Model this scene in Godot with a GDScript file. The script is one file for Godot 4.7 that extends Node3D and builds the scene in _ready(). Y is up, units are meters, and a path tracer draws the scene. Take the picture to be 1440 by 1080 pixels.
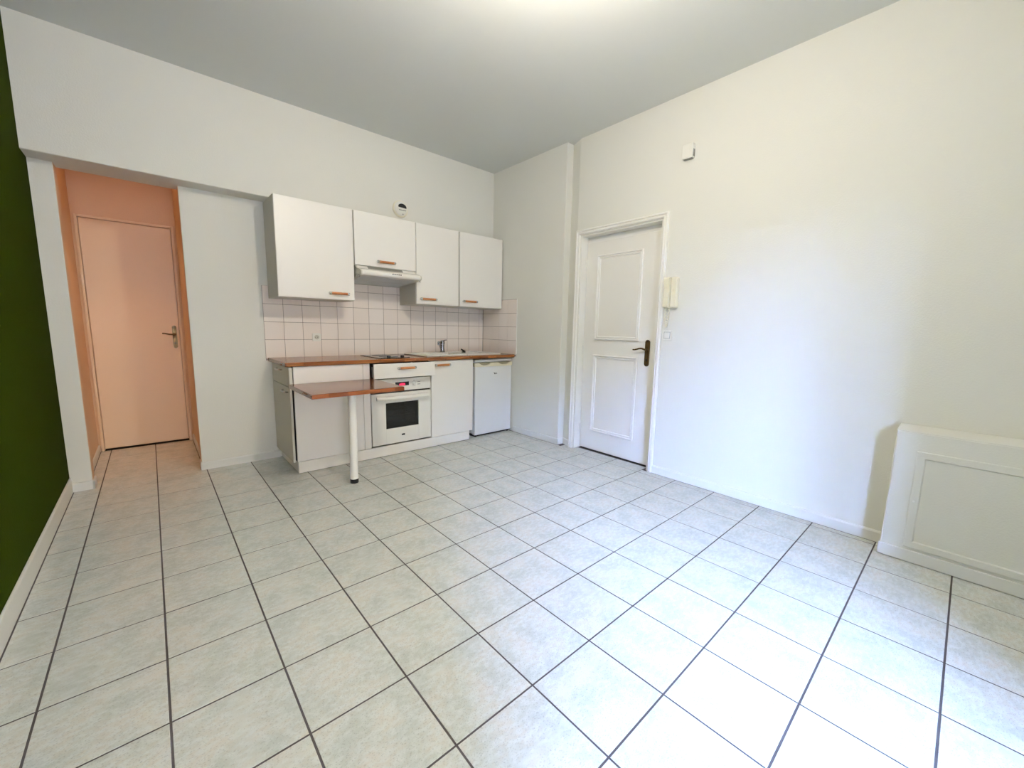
extends Node3D

const TILE := 0.3155          # floor tile pitch
const WALL_TURN := -0.0155    # the right wall is not quite square to the kitchen wall
const WALL_X := 2.291         # its face at z = 0

var M := {}
var rng := RandomNumberGenerator.new()

# ------------------------------------------------------------------ naming and tagging
var used := {}
func numbered(called: String) -> String:
	if not used.has(called):
		used[called] = 0
		return called
	used[called] += 1
	return "%s_%03d" % [called, used[called]]

func tag(o: Node3D, label: String, category: String, group := "") -> Node3D:
	o.set_meta("label", label)
	o.set_meta("category", category)
	if group != "":
		o.set_meta("group", group)
	return o

func thing(called: String, label: String, category: String, at := Vector3.ZERO, turn := 0.0, group := "") -> Node3D:
	var o := Node3D.new()
	o.name = numbered(called)
	add_child(o, true)
	o.position = at
	o.rotation.y = turn
	tag(o, label, category, group)
	return o

func begin() -> SurfaceTool:
	var st := SurfaceTool.new()
	st.begin(Mesh.PRIMITIVE_TRIANGLES)
	return st

func put(called: String, st: SurfaceTool, mat: Material, parent: Node3D = null) -> MeshInstance3D:
	var o := MeshInstance3D.new()
	o.mesh = st.commit()
	o.material_override = mat
	o.cast_shadow = GeometryInstance3D.SHADOW_CASTING_SETTING_ON
	if parent == null:
		o.name = numbered(called)
		add_child(o, true)
	else:
		o.name = called
		parent.add_child(o, true)
	return o

func struct(called: String, st: SurfaceTool, mat: Material) -> MeshInstance3D:
	var o := put(called, st, mat)
	o.set_meta("kind", "structure")
	return o

func struct_node(called: String, at := Vector3.ZERO, turn := 0.0) -> Node3D:
	var o := Node3D.new()
	o.name = numbered(called)
	add_child(o, true)
	o.position = at
	o.rotation.y = turn
	o.set_meta("kind", "structure")
	return o

# ------------------------------------------------------------------ shapes
func tri(st: SurfaceTool, a: Vector3, b: Vector3, c: Vector3, n: Vector3, uo := Vector2.ZERO) -> void:
	if (b - a).cross(c - a).dot(n) > 0.0:
		var t := b
		b = c
		c = t
	for p in [a, b, c]:
		st.set_normal(n)
		if absf(n.y) > 0.7:
			st.set_uv(Vector2(p.x, p.z) + uo)
		elif absf(n.z) > 0.7:
			st.set_uv(Vector2(p.x, p.y) + uo)
		else:
			st.set_uv(Vector2(p.z, p.y) + uo)
		st.add_vertex(p)

func quad(st: SurfaceTool, a: Vector3, b: Vector3, c: Vector3, d: Vector3, out: Vector3, uo := Vector2.ZERO) -> void:
	var n := (b - a).cross(c - a)
	if n.length_squared() < 1e-16:
		n = (c - a).cross(d - a)
	n = n.normalized()
	if n.dot(out) < 0.0:
		n = -n
	tri(st, a, b, c, n, uo)
	tri(st, a, c, d, n, uo)

# a box from corner a to corner b with chamfered edges
func box(st: SurfaceTool, a: Vector3, b: Vector3, r := 0.0, uo := Vector2.ZERO) -> void:
	var lo := Vector3(minf(a.x, b.x), minf(a.y, b.y), minf(a.z, b.z))
	var hi := Vector3(maxf(a.x, b.x), maxf(a.y, b.y), maxf(a.z, b.z))
	r = minf(r, 0.49 * minf(hi.x - lo.x, minf(hi.y - lo.y, hi.z - lo.z)))
	var c := (lo + hi) * 0.5
	var h := (hi - lo) * 0.5
	for ax in 3:
		var u := (ax + 1) % 3
		var v := (ax + 2) % 3
		for s in [-1.0, 1.0]:
			var p: Array[Vector3] = []
			for k in [[-1, -1], [1, -1], [1, 1], [-1, 1]]:
				var q := c
				q[ax] += s * h[ax]
				q[u] += k[0] * (h[u] - r)
				q[v] += k[1] * (h[v] - r)
				p.append(q)
			var n := Vector3.ZERO
			n[ax] = s
			quad(st, p[0], p[1], p[2], p[3], n, uo)
	if r <= 0.0:
		return
	for ax in 3:
		var u := (ax + 1) % 3
		var v := (ax + 2) % 3
		for su in [-1.0, 1.0]:
			for sv in [-1.0, 1.0]:
				var p: Array[Vector3] = []
				for k in [[-1, 0], [1, 0], [1, 1], [-1, 1]]:
					var q := c
					q[ax] += k[0] * (h[ax] - r)
					q[u] += su * (h[u] - (r if k[1] == 1 else 0.0))
					q[v] += sv * (h[v] - (0.0 if k[1] == 1 else r))
					p.append(q)
				var n := Vector3.ZERO
				n[u] = su
				n[v] = sv
				quad(st, p[0], p[1], p[2], p[3], n, uo)
	for sx in [-1.0, 1.0]:
		for sy in [-1.0, 1.0]:
			for sz in [-1.0, 1.0]:
				var s := Vector3(sx, sy, sz)
				var k := c + s * h
				tri(st, k - Vector3(0, sy * r, sz * r), k - Vector3(sx * r, 0, sz * r), k - Vector3(sx * r, sy * r, 0), s.normalized(), uo)

# polygon in a plane, extruded: pts are (u, v); map turns (u, v, w) into a point
func extrude(st: SurfaceTool, pts: PackedVector2Array, w0: float, w1: float, map: Callable) -> void:
	var idx := Geometry2D.triangulate_polygon(pts)
	var mid := Vector3.ZERO
	for p in pts:
		mid += map.call(p.x, p.y, (w0 + w1) * 0.5) / float(pts.size())
	for w in [w0, w1]:
		var o: Vector3 = map.call(0.0, 0.0, w) - map.call(0.0, 0.0, w0 + w1 - w)
		o = o.normalized()
		for i in range(0, idx.size(), 3):
			tri(st, map.call(pts[idx[i]].x, pts[idx[i]].y, w), map.call(pts[idx[i + 1]].x, pts[idx[i + 1]].y, w), map.call(pts[idx[i + 2]].x, pts[idx[i + 2]].y, w), o)
	var cw := Geometry2D.is_polygon_clockwise(pts)
	for i in pts.size():
		var p := pts[i]
		var q := pts[(i + 1) % pts.size()]
		var e := q - p
		var n2 := Vector2(e.y, -e.x) * (-1.0 if cw else 1.0)
		var z0: Vector3 = map.call(0.0, 0.0, 0.0)
		var out: Vector3 = map.call(n2.x, n2.y, 0.0) - z0
		quad(st, map.call(p.x, p.y, w0), map.call(q.x, q.y, w0), map.call(q.x, q.y, w1), map.call(p.x, p.y, w1), out)

# turned shape round an axis; profile is (radius, along)
func lathe(st: SurfaceTool, prof: PackedVector2Array, seg: int, t: Transform3D) -> void:
	var nn := PackedVector2Array()
	for i in prof.size() - 1:
		var e := prof[i + 1] - prof[i]
		nn.append(Vector2(e.y, -e.x).normalized())
	for i in prof.size() - 1:
		var sharp0 := i == 0 or nn[i].dot(nn[i - 1]) < 0.75
		var sharp1 := i == prof.size() - 2 or nn[i].dot(nn[i + 1]) < 0.75
		var n0 := nn[i] if sharp0 else (nn[i] + nn[i - 1]).normalized()
		var n1 := nn[i] if sharp1 else (nn[i] + nn[i + 1]).normalized()
		for k in seg:
			var a0 := TAU * k / seg
			var a1 := TAU * (k + 1) / seg
			var v := []
			for c in [[a0, prof[i], n0], [a1, prof[i], n0], [a1, prof[i + 1], n1], [a0, prof[i + 1], n1]]:
				var d := Vector3(cos(c[0]), 0, sin(c[0]))
				v.append([t * (d * c[1].x + Vector3(0, c[1].y, 0)), (t.basis * (d * c[2].x + Vector3(0, c[2].y, 0))).normalized()])
			for f in [[0, 1, 2], [0, 2, 3]]:
				var A = v[f[0]]
				var B = v[f[1]]
				var C = v[f[2]]
				var g: Vector3 = (B[0] - A[0]).cross(C[0] - A[0])
				if g.length_squared() < 1e-18:
					continue
				if g.dot(A[1] + B[1] + C[1]) > 0.0:
					var sw = B
					B = C
					C = sw
				for q in [A, B, C]:
					st.set_normal(q[1])
					st.set_uv(Vector2(q[0].x, q[0].y))
					st.add_vertex(q[0])

func along(from: Vector3, dir: Vector3) -> Transform3D:
	var y := dir.normalized()
	var x := y.cross(Vector3(0.31, 0.17, 0.93)).normalized()
	return Transform3D(Basis(x, y, x.cross(y)), from)

func rod(st: SurfaceTool, a: Vector3, b: Vector3, r: float, seg := 14, edge := 0.0) -> void:
	var l := (b - a).length()
	if edge > 0.0:
		lathe(st, PackedVector2Array([Vector2(0, 0), Vector2(r - edge, 0), Vector2(r - edge * 0.3, edge * 0.3), Vector2(r, edge), Vector2(r, l - edge), Vector2(r - edge * 0.3, l - edge * 0.3), Vector2(r - edge, l), Vector2(0, l)]), seg, along(a, b - a))
	else:
		lathe(st, PackedVector2Array([Vector2(0, 0), Vector2(r, 0), Vector2(r, l), Vector2(0, l)]), seg, along(a, b - a))

# a tube through points, radii may change
func tube(st: SurfaceTool, pts: Array, radii: Array, seg := 10, flat := 1.0) -> void:
	var rings := []
	var up := Vector3(0.11, 0.93, 0.21).normalized()
	for i in pts.size():
		var d: Vector3 = (pts[mini(i + 1, pts.size() - 1)] - pts[maxi(i - 1, 0)]).normalized()
		var x := up.cross(d).normalized()
		var y := d.cross(x).normalized()
		up = y
		var ring := []
		var r: float = radii[i] if i < radii.size() else radii[radii.size() - 1]
		for k in seg:
			var a := TAU * k / seg
			ring.append([pts[i] + x * cos(a) * r + y * sin(a) * r * flat, (x * cos(a) + y * sin(a)).normalized()])
		rings.append(ring)
	for i in rings.size() - 1:
		for k in seg:
			var q := [rings[i][k], rings[i][(k + 1) % seg], rings[i + 1][(k + 1) % seg], rings[i + 1][k]]
			for f in [[0, 1, 2], [0, 2, 3]]:
				var A = q[f[0]]
				var B = q[f[1]]
				var C = q[f[2]]
				if (B[0] - A[0]).cross(C[0] - A[0]).dot(A[1] + B[1] + C[1]) > 0.0:
					var sw = B
					B = C
					C = sw
				for v in [A, B, C]:
					st.set_normal(v[1])
					st.set_uv(Vector2(v[0].x, v[0].y))
					st.add_vertex(v[0])
	for e in [0, rings.size() - 1]:
		var d: Vector3 = (pts[0] - pts[1]) if e == 0 else (pts[e] - pts[e - 1])
		for k in range(1, seg - 1):
			tri(st, rings[e][0][0], rings[e][k][0], rings[e][k + 1][0], d.normalized())

# rectangular moulded frame (picture-frame mitres) lying on plane x = 0 of its own space; prof is (inwards, proud)
func moulding(st: SurfaceTool, z0: float, z1: float, y0: float, y1: float, prof: Array, x0: float, open_bottom := false) -> void:
	for i in prof.size() - 1:
		var p: Vector2 = prof[i]
		var q: Vector2 = prof[i + 1]
		var a := []
		for w in [p, q]:
			var yb: float = y0 if open_bottom else y0 + w.x
			a.append([Vector3(x0 - w.y, yb, z0 + w.x), Vector3(x0 - w.y, y1 - w.x, z0 + w.x), Vector3(x0 - w.y, y1 - w.x, z1 - w.x), Vector3(x0 - w.y, yb, z1 - w.x)])
		var outs := [Vector3(0, 0, -1), Vector3(0, 1, 0), Vector3(0, 0, 1), Vector3(0, -1, 0)]
		for k in (3 if open_bottom else 4):
			var o: Vector3 = Vector3(-1, 0, 0) * absf(q.x - p.x) + outs[k] * (q.y - p.y) * (1.0 if q.x >= p.x else -1.0)
			if absf(q.x - p.x) < 1e-6:
				o = outs[k] * (1.0 if q.y > p.y else -1.0)
			quad(st, a[0][k], a[0][(k + 1) % 4], a[1][(k + 1) % 4], a[1][k], o)

# ------------------------------------------------------------------ materials
func std(c: Color, rough := 0.6, metal := 0.0) -> StandardMaterial3D:
	var m := StandardMaterial3D.new()
	m.albedo_color = c
	m.roughness = rough
	m.metallic = metal
	return m

func rgb8(r: float, g: float, b: float) -> Color:
	return Color(r / 255.0, g / 255.0, b / 255.0)

func rough_paint(c: Color, rough: float, amount: float, per_metre := 3.0) -> StandardMaterial3D:
	var m := std(c, rough)
	var n := FastNoiseLite.new()
	n.seed = 11
	n.noise_type = FastNoiseLite.TYPE_SIMPLEX
	n.frequency = 0.045
	n.fractal_octaves = 2
	var im := n.get_seamless_image(512, 512)
	im.convert(Image.FORMAT_RGBA8)
	im.bump_map_to_normal_map(3.0)
	m.normal_enabled = true
	m.normal_texture = ImageTexture.create_from_image(im)
	m.normal_scale = amount
	m.uv1_triplanar = true
	m.uv1_world_triplanar = true
	m.uv1_scale = Vector3.ONE * per_metre
	return m

func noise(sd: int, freq: float, oct := 4) -> FastNoiseLite:
	var n := FastNoiseLite.new()
	n.seed = sd
	n.noise_type = FastNoiseLite.TYPE_SIMPLEX
	n.frequency = freq
	n.fractal_octaves = oct
	return n

func tile_texture() -> ImageTexture:
	var s := 768
	var big := noise(3, 0.008, 4).get_seamless_image(s, s)
	var mid := noise(5, 0.03, 4).get_seamless_image(s, s)
	var fine := noise(9, 0.12, 3).get_seamless_image(s, s)
	var im := Image.create(s, s, false, Image.FORMAT_RGB8)
	var light := rgb8(222, 226, 222)
	var dark := rgb8(203, 209, 203)
	var warm := rgb8(222, 216, 204)
	for y in s:
		for x in s:
			var b := big.get_pixel(x, y).r
			var m := mid.get_pixel(x, (y * 2) % s).r
			var f := fine.get_pixel(x, (y * 2) % s).r
			var t := clampf((b - 0.5) * 1.1 + (m - 0.5) * 1.3 + 0.45, 0, 1)
			var c := light.lerp(dark, t)
			c = c.lerp(warm, clampf((m - 0.5) * 0.9 + (0.5 - b) * 0.8 + 0.1, 0, 0.6))
			var k := 1.0 - maxf(0.0, f - 0.66) * 0.7 + (f - 0.5) * 0.05
			im.set_pixel(x, y, Color(c.r * k, c.g * k, c.b * k))
	return ImageTexture.create_from_image(im)

# oiled hardwood glued up from short staves, staves along u
func wood_texture(sd: int, dark: Color, light: Color) -> ImageTexture:
	var w := 1024
	var h := 512
	var r := RandomNumberGenerator.new()
	r.seed = sd
	var grain := noise(sd, 0.02, 3)
	var im := Image.create(w, h, false, Image.FORMAT_RGB8)
	var rows := 12
	for row in rows:
		var y0 := row * h / rows
		var y1 := (row + 1) * h / rows
		var x := 0
		while x < w:
			var x1 := mini(w, x + r.randi_range(180, 420))
			if w - x1 < 120:
				x1 = w
			var tone := r.randf()
			var sh := r.randf() * 900.0
			for yy in range(y0, y1):
				for xx in range(x, x1):
					var g := grain.get_noise_2d(xx * 0.12 + sh, yy * 2.2 + sh)
					var t := clampf(tone * 0.75 + 0.14 + g * 0.35, 0, 1)
					var c := dark.lerp(light, t)
					if yy == y0 or xx == x:
						c = c.darkened(0.35)
					im.set_pixel(xx, yy, c)
			x = x1
	return ImageTexture.create_from_image(im)

func wood(sd: int, dark: Color, light: Color, rough: float) -> StandardMaterial3D:
	var m := std(Color.WHITE, rough)
	m.albedo_texture = wood_texture(sd, dark, light)
	m.uv1_triplanar = true
	m.uv1_world_triplanar = true
	m.uv1_scale = Vector3(1.0, 2.0, 2.0)
	return m

func make_materials() -> void:
	M.wall = rough_paint(rgb8(233, 232, 222), 0.8, 0.2)
	M.ceiling = rough_paint(rgb8(220, 223, 219), 0.9, 0.10)
	M.green = rough_paint(rgb8(46, 56, 3), 0.9, 0.3)
	M.green.metallic_specular = 0.1
	M.peach = rough_paint(rgb8(228, 194, 156), 0.8, 0.2)
	M.peach_door = std(rgb8(240, 214, 180), 0.5)
	M.trim = std(rgb8(246, 245, 239), 0.4)
	M.door = std(rgb8(244, 242, 234), 0.42)
	M.skirting = std(rgb8(233, 233, 227), 0.4)
	M.dark = std(rgb8(18, 17, 16), 0.7)
	M.grout = std(rgb8(84, 79, 80), 0.9)
	M.tile = std(Color.WHITE, 0.24)
	M.tile.albedo_texture = tile_texture()
	M.tile.uv1_scale = Vector3(0.8, 0.8, 0.8)
	M.wall_tile = []
	for k in 4:
		M.wall_tile.append(std(rgb8(250 - k, 241 - k * 1.5, 232 - k * 2), 0.16))
	M.wall_grout = std(rgb8(150, 134, 122), 0.9)
	M.cabinet = std(rgb8(244, 241, 233), 0.34)
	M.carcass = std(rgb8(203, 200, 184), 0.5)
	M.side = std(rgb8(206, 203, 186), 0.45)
	M.panel = rough_paint(rgb8(250, 246, 240), 0.5, 0.05, 6.0)
	M.worktop = wood(21, rgb8(104, 54, 20), rgb8(168, 102, 48), 0.2)
	M.table = wood(34, rgb8(98, 47, 21), rgb8(148, 84, 44), 0.18)
	M.table.uv1_scale = Vector3(2.0, 1.0, 1.0)
	M.bar = wood(8, rgb8(172, 106, 52), rgb8(194, 126, 70), 0.4)
	M.chrome = std(rgb8(205, 205, 205), 0.12, 1.0)
	M.steel = std(rgb8(150, 148, 142), 0.3, 1.0)
	M.bronze = std(rgb8(92, 72, 38), 0.42, 0.75)
	M.enamel = std(rgb8(240, 238, 230), 0.22)
	M.fridge = std(rgb8(236, 237, 236), 0.35)
	M.grip = std(rgb8(168, 162, 132), 0.5)
	M.cream = std(rgb8(238, 232, 208), 0.4)
	M.plastic = std(rgb8(238, 237, 228), 0.4)
	M.ivory = std(rgb8(242, 237, 214), 0.38)
	M.black = std(rgb8(14, 14, 15), 0.3)
	M.black_glass = std(rgb8(10, 11, 12), 0.06)
	M.oven_inside = std(rgb8(24, 29, 31), 0.5)
	M.grey = std(rgb8(140, 140, 134), 0.5)
	M.ceramic = std(rgb8(250, 248, 243), 0.2)
	M.tap_chrome = std(rgb8(150, 150, 152), 0.1, 1.0)
	M.filter = std(rgb8(214, 212, 204), 0.4, 0.1)
	M.hood_lining = std(rgb8(176, 174, 166), 0.5)
	M.glass = std(Color(0.9, 0.95, 0.95, 0.06), 0.02)
	M.glass.transparency = BaseMaterial3D.TRANSPARENCY_ALPHA
	M.oven_glass = std(Color(0.03, 0.04, 0.045, 0.45), 0.04)
	M.oven_glass.transparency = BaseMaterial3D.TRANSPARENCY_ALPHA
	M.led = std(rgb8(120, 10, 30), 0.4)
	M.led.emission_enabled = true
	M.led.emission = rgb8(255, 50, 95)
	M.led.emission_energy_multiplier = 1.6
	M.bulb = std(rgb8(255, 250, 240), 0.4)
	M.bulb.emission_enabled = true
	M.bulb.emission = rgb8(255, 246, 232)
	M.bulb.emission_energy_multiplier = 2.0
	M.bulb_warm = std(rgb8(255, 225, 190), 0.4)
	M.bulb_warm.emission_enabled = true
	M.bulb_warm.emission = rgb8(255, 190, 130)
	M.bulb_warm.emission_energy_multiplier = 0.6
	M.street = std(rgb8(120, 120, 118), 0.9)
	M.facade = std(rgb8(176, 166, 146), 0.9)

# ------------------------------------------------------------------ camera, sky, lamps
func view() -> void:
	var cam := Camera3D.new()
	cam.name = "camera"
	add_child(cam)
	cam.position = Vector3(-0.9027, 1.2279, 1.1918)
	cam.rotation = Vector3(-0.136986, -0.727221, 0.019467)
	cam.fov = 86.87
	cam.near = 0.02
	cam.far = 200.0
	cam.current = true
	var we := WorldEnvironment.new()
	we.name = "environment"
	var e := Environment.new()
	var sky := Sky.new()
	var sm := ProceduralSkyMaterial.new()
	var tint := Color(0.65, 0.765, 1.0)
	sm.sky_top_color = tint
	sm.sky_horizon_color = tint
	sm.ground_bottom_color = Color(0.2, 0.2, 0.2)
	sm.ground_horizon_color = Color(0.3, 0.32, 0.34)
	sm.sky_energy_multiplier = 11.6
	sm.ground_energy_multiplier = 3.0
	sky.sky_material = sm
	e.background_mode = Environment.BG_SKY
	e.sky = sky
	e.tonemap_mode = Environment.TONE_MAPPER_LINEAR
	e.tonemap_exposure = 0.96
	e.sdfgi_enabled = true
	e.ssao_enabled = true
	e.ssil_enabled = true
	we.environment = e
	add_child(we)
	# the sun stands behind this building and lights the house across the street
	var sun := DirectionalLight3D.new()
	sun.name = "sun"
	add_child(sun)
	sun.rotation = Vector3(deg_to_rad(-42.0), deg_to_rad(180.0 + 20.0), 0)
	sun.light_energy = 46.0
	sun.light_color = rgb8(255, 228, 186)
	sun.light_angular_distance = 0.6
	sun.shadow_enabled = true
	sun.sky_mode = DirectionalLight3D.SKY_MODE_LIGHT_ONLY

func omni(called: String, at: Vector3, energy: float, c: Color, size: float) -> void:
	var l := OmniLight3D.new()
	l.name = called
	add_child(l)
	l.position = at
	l.light_energy = energy
	l.light_color = c
	l.light_size = size
	l.omni_range = 12.0
	l.omni_attenuation = 2.0
	l.shadow_enabled = true

# ------------------------------------------------------------------ the room
const ZB := -2.965     # kitchen wall, below the beam
const ZU := -2.778     # the beam and the wall above it
const XG := -1.412     # green wall
const XN := 2.282      # projecting piece of right wall beside the kitchen
const CEIL := 3.028
const ZF := 2.6        # window wall, behind the camera
const BEAM := 2.255

func floor_and_tiles() -> void:
	var st := begin()
	box(st, Vector3(-1.7, -0.2, -4.4), Vector3(2.75, -0.0014, 2.85))
	var fl := struct("floor", st, M.grout)
	rng.seed = 77
	var j := 0.0032
	for iz in range(-14, 9):
		for ix in range(-5, 8):
			var x0 := maxf(ix * TILE + j, XG + 0.015)
			var z0 := iz * TILE + j
			var z1 := minf((iz + 1) * TILE - j, ZF)
			var zm := (z0 + z1) / 2
			# the last row follows the right wall, which is not quite square
			var xe := [(ix + 1) * TILE - j, (ix + 1) * TILE - j]
			for q in 2:
				var z: float = [z0, z1][q]
				var lim := 2.276 - 0.0155 * z - 0.0045
				if zm < -1.70:
					lim = 2.267
				elif zm < -0.50:
					lim = 2.372
				xe[q] = minf(xe[q], lim)
			var x1: float = maxf(xe[0], xe[1])
			var uo := Vector2(rng.randf() * 4.0, rng.randf() * 4.0)
			var lift := rng.randf_range(-0.0004, 0.0004)
			var tx := rng.randf_range(-0.0009, 0.0009)
			var tz := rng.randf_range(-0.0009, 0.0009)
			if iz * TILE < ZB - 0.25:
				x0 = maxf(x0, -1.331)
				x1 = minf(x1, -0.652)
				xe = [minf(xe[0], x1), minf(xe[1], x1)]
				z0 = maxf(z0, -4.28)
			if x1 - x0 < 0.012 or z1 - z0 < 0.012:
				continue
			var t := begin()
			var c := Vector3((x0 + x1) / 2, 0, (z0 + z1) / 2)
			var hx := (x1 - x0) / 2
			var hz := (z1 - z0) / 2
			var b := 0.0009
			var p := []
			for k in [[-1, -1], [1, -1], [1, 1], [-1, 1]]:
				var ex: float = -hx if k[0] < 0 else xe[0 if k[1] < 0 else 1] - c.x
				p.append([Vector3(ex - k[0] * b, 0, k[1] * (hz - b)), Vector3(ex, -b, k[1] * hz), Vector3(ex, -0.006, k[1] * hz)])
			quad(t, p[0][0], p[1][0], p[2][0], p[3][0], Vector3.UP, uo)
			for k in 4:
				var k2 := (k + 1) % 4
				var o: Vector3 = p[k][1] + p[k2][1]
				o.y = 0
				quad(t, p[k][0], p[k2][0], p[k2][1], p[k][1], o.normalized() + Vector3.UP, uo)
				quad(t, p[k][1], p[k2][1], p[k2][2], p[k][2], o, uo)
			var n := put("floor_tile", t, M.tile, fl)
			n.position = c + Vector3(0, lift, 0)
			n.rotation = Vector3(tx, 0, tz)

func shell() -> void:
	floor_and_tiles()
	var st := begin()
	box(st, Vector3(-1.7, CEIL, -3.1), Vector3(2.75, CEIL + 0.2, 2.85))
	struct("ceiling", st, M.ceiling)
	# kitchen wall: beam with the wall over the cabinets, pier, middle piece and the piece behind the cabinets
	st = begin()
	box(st, Vector3(-1.65, BEAM, -3.095), Vector3(2.55, CEIL + 0.1, ZU), 0.004)
	box(st, Vector3(-1.65, -0.1, -3.085), Vector3(-1.300, BEAM + 0.05, ZB), 0.003)
	box(st, Vector3(-0.660, -0.1, -3.085), Vector3(2.55, BEAM + 0.05, ZB), 0.003)
	var back := struct("wall_back", st, M.wall)
	# left wall
	st = begin()
	box(st, Vector3(XG - 0.22, -0.1, -3.0), Vector3(XG, CEIL + 0.1, 2.85))
	struct("wall_left", st, M.green)
	# right wall with its door opening, set a little askew
	st = begin()
	box(st, Vector3(0, -0.1, -1.50), Vector3(0.26, CEIL + 0.1, -1.448))
	box(st, Vector3(0, 2.128, -1.448), Vector3(0.26, CEIL + 0.1, -0.591))
	box(st, Vector3(0, -0.1, -0.591), Vector3(0.26, CEIL + 0.1, 2.85))
	var right := struct("wall_right", st, M.wall)
	right.position = Vector3(WALL_X, 0, 0)
	right.rotation.y = WALL_TURN
	st = begin()
	box(st, Vector3(XN, -0.1, -3.0), Vector3(2.6, CEIL + 0.1, -1.636), 0.004)
	extrude(st, PackedVector2Array([Vector2(2.372, -1.64), Vector2(2.316, -1.495), Vector2(2.57, -1.495), Vector2(2.57, -1.64)]), -0.1, CEIL + 0.1, func(u, v, w): return Vector3(u, w, v))
	var nook := struct("wall_kitchen_side", st, M.wall)
	# window wall behind the camera
	st = begin()
	var w0 := -1.38
	var w1 := -0.42
	var lintel := 2.26
	var zo := ZF + 0.18
	box(st, Vector3(-1.65, -0.1, ZF), Vector3(w0, CEIL + 0.1, zo))
	box(st, Vector3(w1, -0.1, ZF), Vector3(2.6, CEIL + 0.1, zo))
	box(st, Vector3(w0, lintel, ZF), Vector3(w1, CEIL + 0.1, zo))
	box(st, Vector3(w0, -0.1, ZF), Vector3(w1, 0.02, zo))
	struct("wall_front", st, M.wall)
	var win := struct_node("window_1", Vector3(0, 0, zo - 0.05))
	st = begin()
	for q in [[w0, w0 + 0.05], [w1 - 0.05, w1]]:
		box(st, Vector3(q[0], 0.02, -0.03), Vector3(q[1], lintel, 0.03), 0.006)
	for q in [[0.02, 0.09], [lintel - 0.05, lintel]]:
		box(st, Vector3(w0 + 0.05, q[0], -0.03), Vector3(w1 - 0.05, q[1], 0.03), 0.006)
	box(st, Vector3((w0 + w1) / 2 - 0.03, 0.09, -0.03), Vector3((w0 + w1) / 2 + 0.03, lintel - 0.05, 0.03), 0.006)
	put("window_frame", st, M.trim, win)
	for q in [[w0 + 0.05, (w0 + w1) / 2 - 0.03], [(w0 + w1) / 2 + 0.03, w1 - 0.05]]:
		st = begin()
		box(st, Vector3(q[0], 0.09, -0.002), Vector3(q[1], lintel - 0.05, 0.002))
		put("window_pane", st, M.glass, win)
	# the street outside
	st = begin()
	box(st, Vector3(-40, -0.5, 3.2), Vector3(40, -0.2, 12))
	struct("ground", st, M.street)
	st = begin()
	box(st, Vector3(-40, -0.3, 10.2), Vector3(-8.6, 2.7, 11.5))
	box(st, Vector3(-8.6, -0.3, 10.2), Vector3(-4.5, 4.3, 16.0))
	box(st, Vector3(-4.5, -0.3, 10.2), Vector3(40, 9.0, 20.0))
	struct("wall_opposite", st, M.facade)
	st = begin()
	box(st, Vector3(-16, -0.3, 3.3), Vector3(-6.0, 9.5, 5.9))
	struct("wall_wing", st, M.street)
	corridor()
	skirtings()
	wall_tiles(back, nook)

func corridor() -> void:
	var st := begin()
	box(st, Vector3(-1.6, -0.1, -4.5), Vector3(-1.345, 2.6, -3.085))
	struct("wall_corridor_left", st, M.peach)
	st = begin()
	box(st, Vector3(-0.638, -0.1, -4.5), Vector3(-0.4, 2.6, -3.085))
	struct("wall_corridor_right", st, M.peach)
	st = begin()
	box(st, Vector3(-1.345, 2.145, -4.33), Vector3(-0.638, 2.6, -4.13))
	box(st, Vector3(-1.345, -0.1, -4.33), Vector3(-1.327, 2.145, -4.13))
	box(st, Vector3(-0.656, -0.1, -4.33), Vector3(-0.638, 2.145, -4.13))
	struct("wall_corridor_back", st, M.peach)
	st = begin()
	box(st, Vector3(-1.6, 2.6, -4.5), Vector3(-0.4, 2.75, -3.09))
	struct("ceiling_corridor", st, M.ceiling)
	# thin peach lining of the opening's two sides
	st = begin()
	box(st, Vector3(-1.3005, 0.0, -3.085), Vector3(-1.2985, BEAM, -2.968))
	box(st, Vector3(-0.6615, 0.0, -3.085), Vector3(-0.6595, BEAM, -2.968))
	struct("trim_1", st, M.peach)
	# flat inner door
	var d := struct_node("door_2", Vector3(-0.99, 0, -4.13))
	st = begin()
	box(st, Vector3(-0.337, 0, -0.06), Vector3(-0.316, 2.145, 0.012), 0.004)
	box(st, Vector3(0.313, 0, -0.06), Vector3(0.334, 2.145, 0.012), 0.004)
	box(st, Vector3(-0.316, 2.124, -0.06), Vector3(0.313, 2.145, 0.012), 0.004)
	put("door_frame", st, M.peach_door, d)
	st = begin()
	box(st, Vector3(-0.313, 0.018, -0.045), Vector3(0.310, 2.121, -0.003), 0.003)
	put("door_leaf", st, M.peach_door, d)
	st = begin()
	box(st, Vector3(-0.34, -0.01, -0.2), Vector3(0.34, 2.2, -0.07))
	box(st, Vector3(-0.315, -0.002, -0.07), Vector3(0.312, 0.002, -0.004))
	put("dark_backing", st, M.dark, d)
	lever_handle(d, Transform3D(Basis(), Vector3(0.272, 1.075, -0.003)), M.bronze, 0.225, 0.034, 0.1, -0.004)

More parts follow.
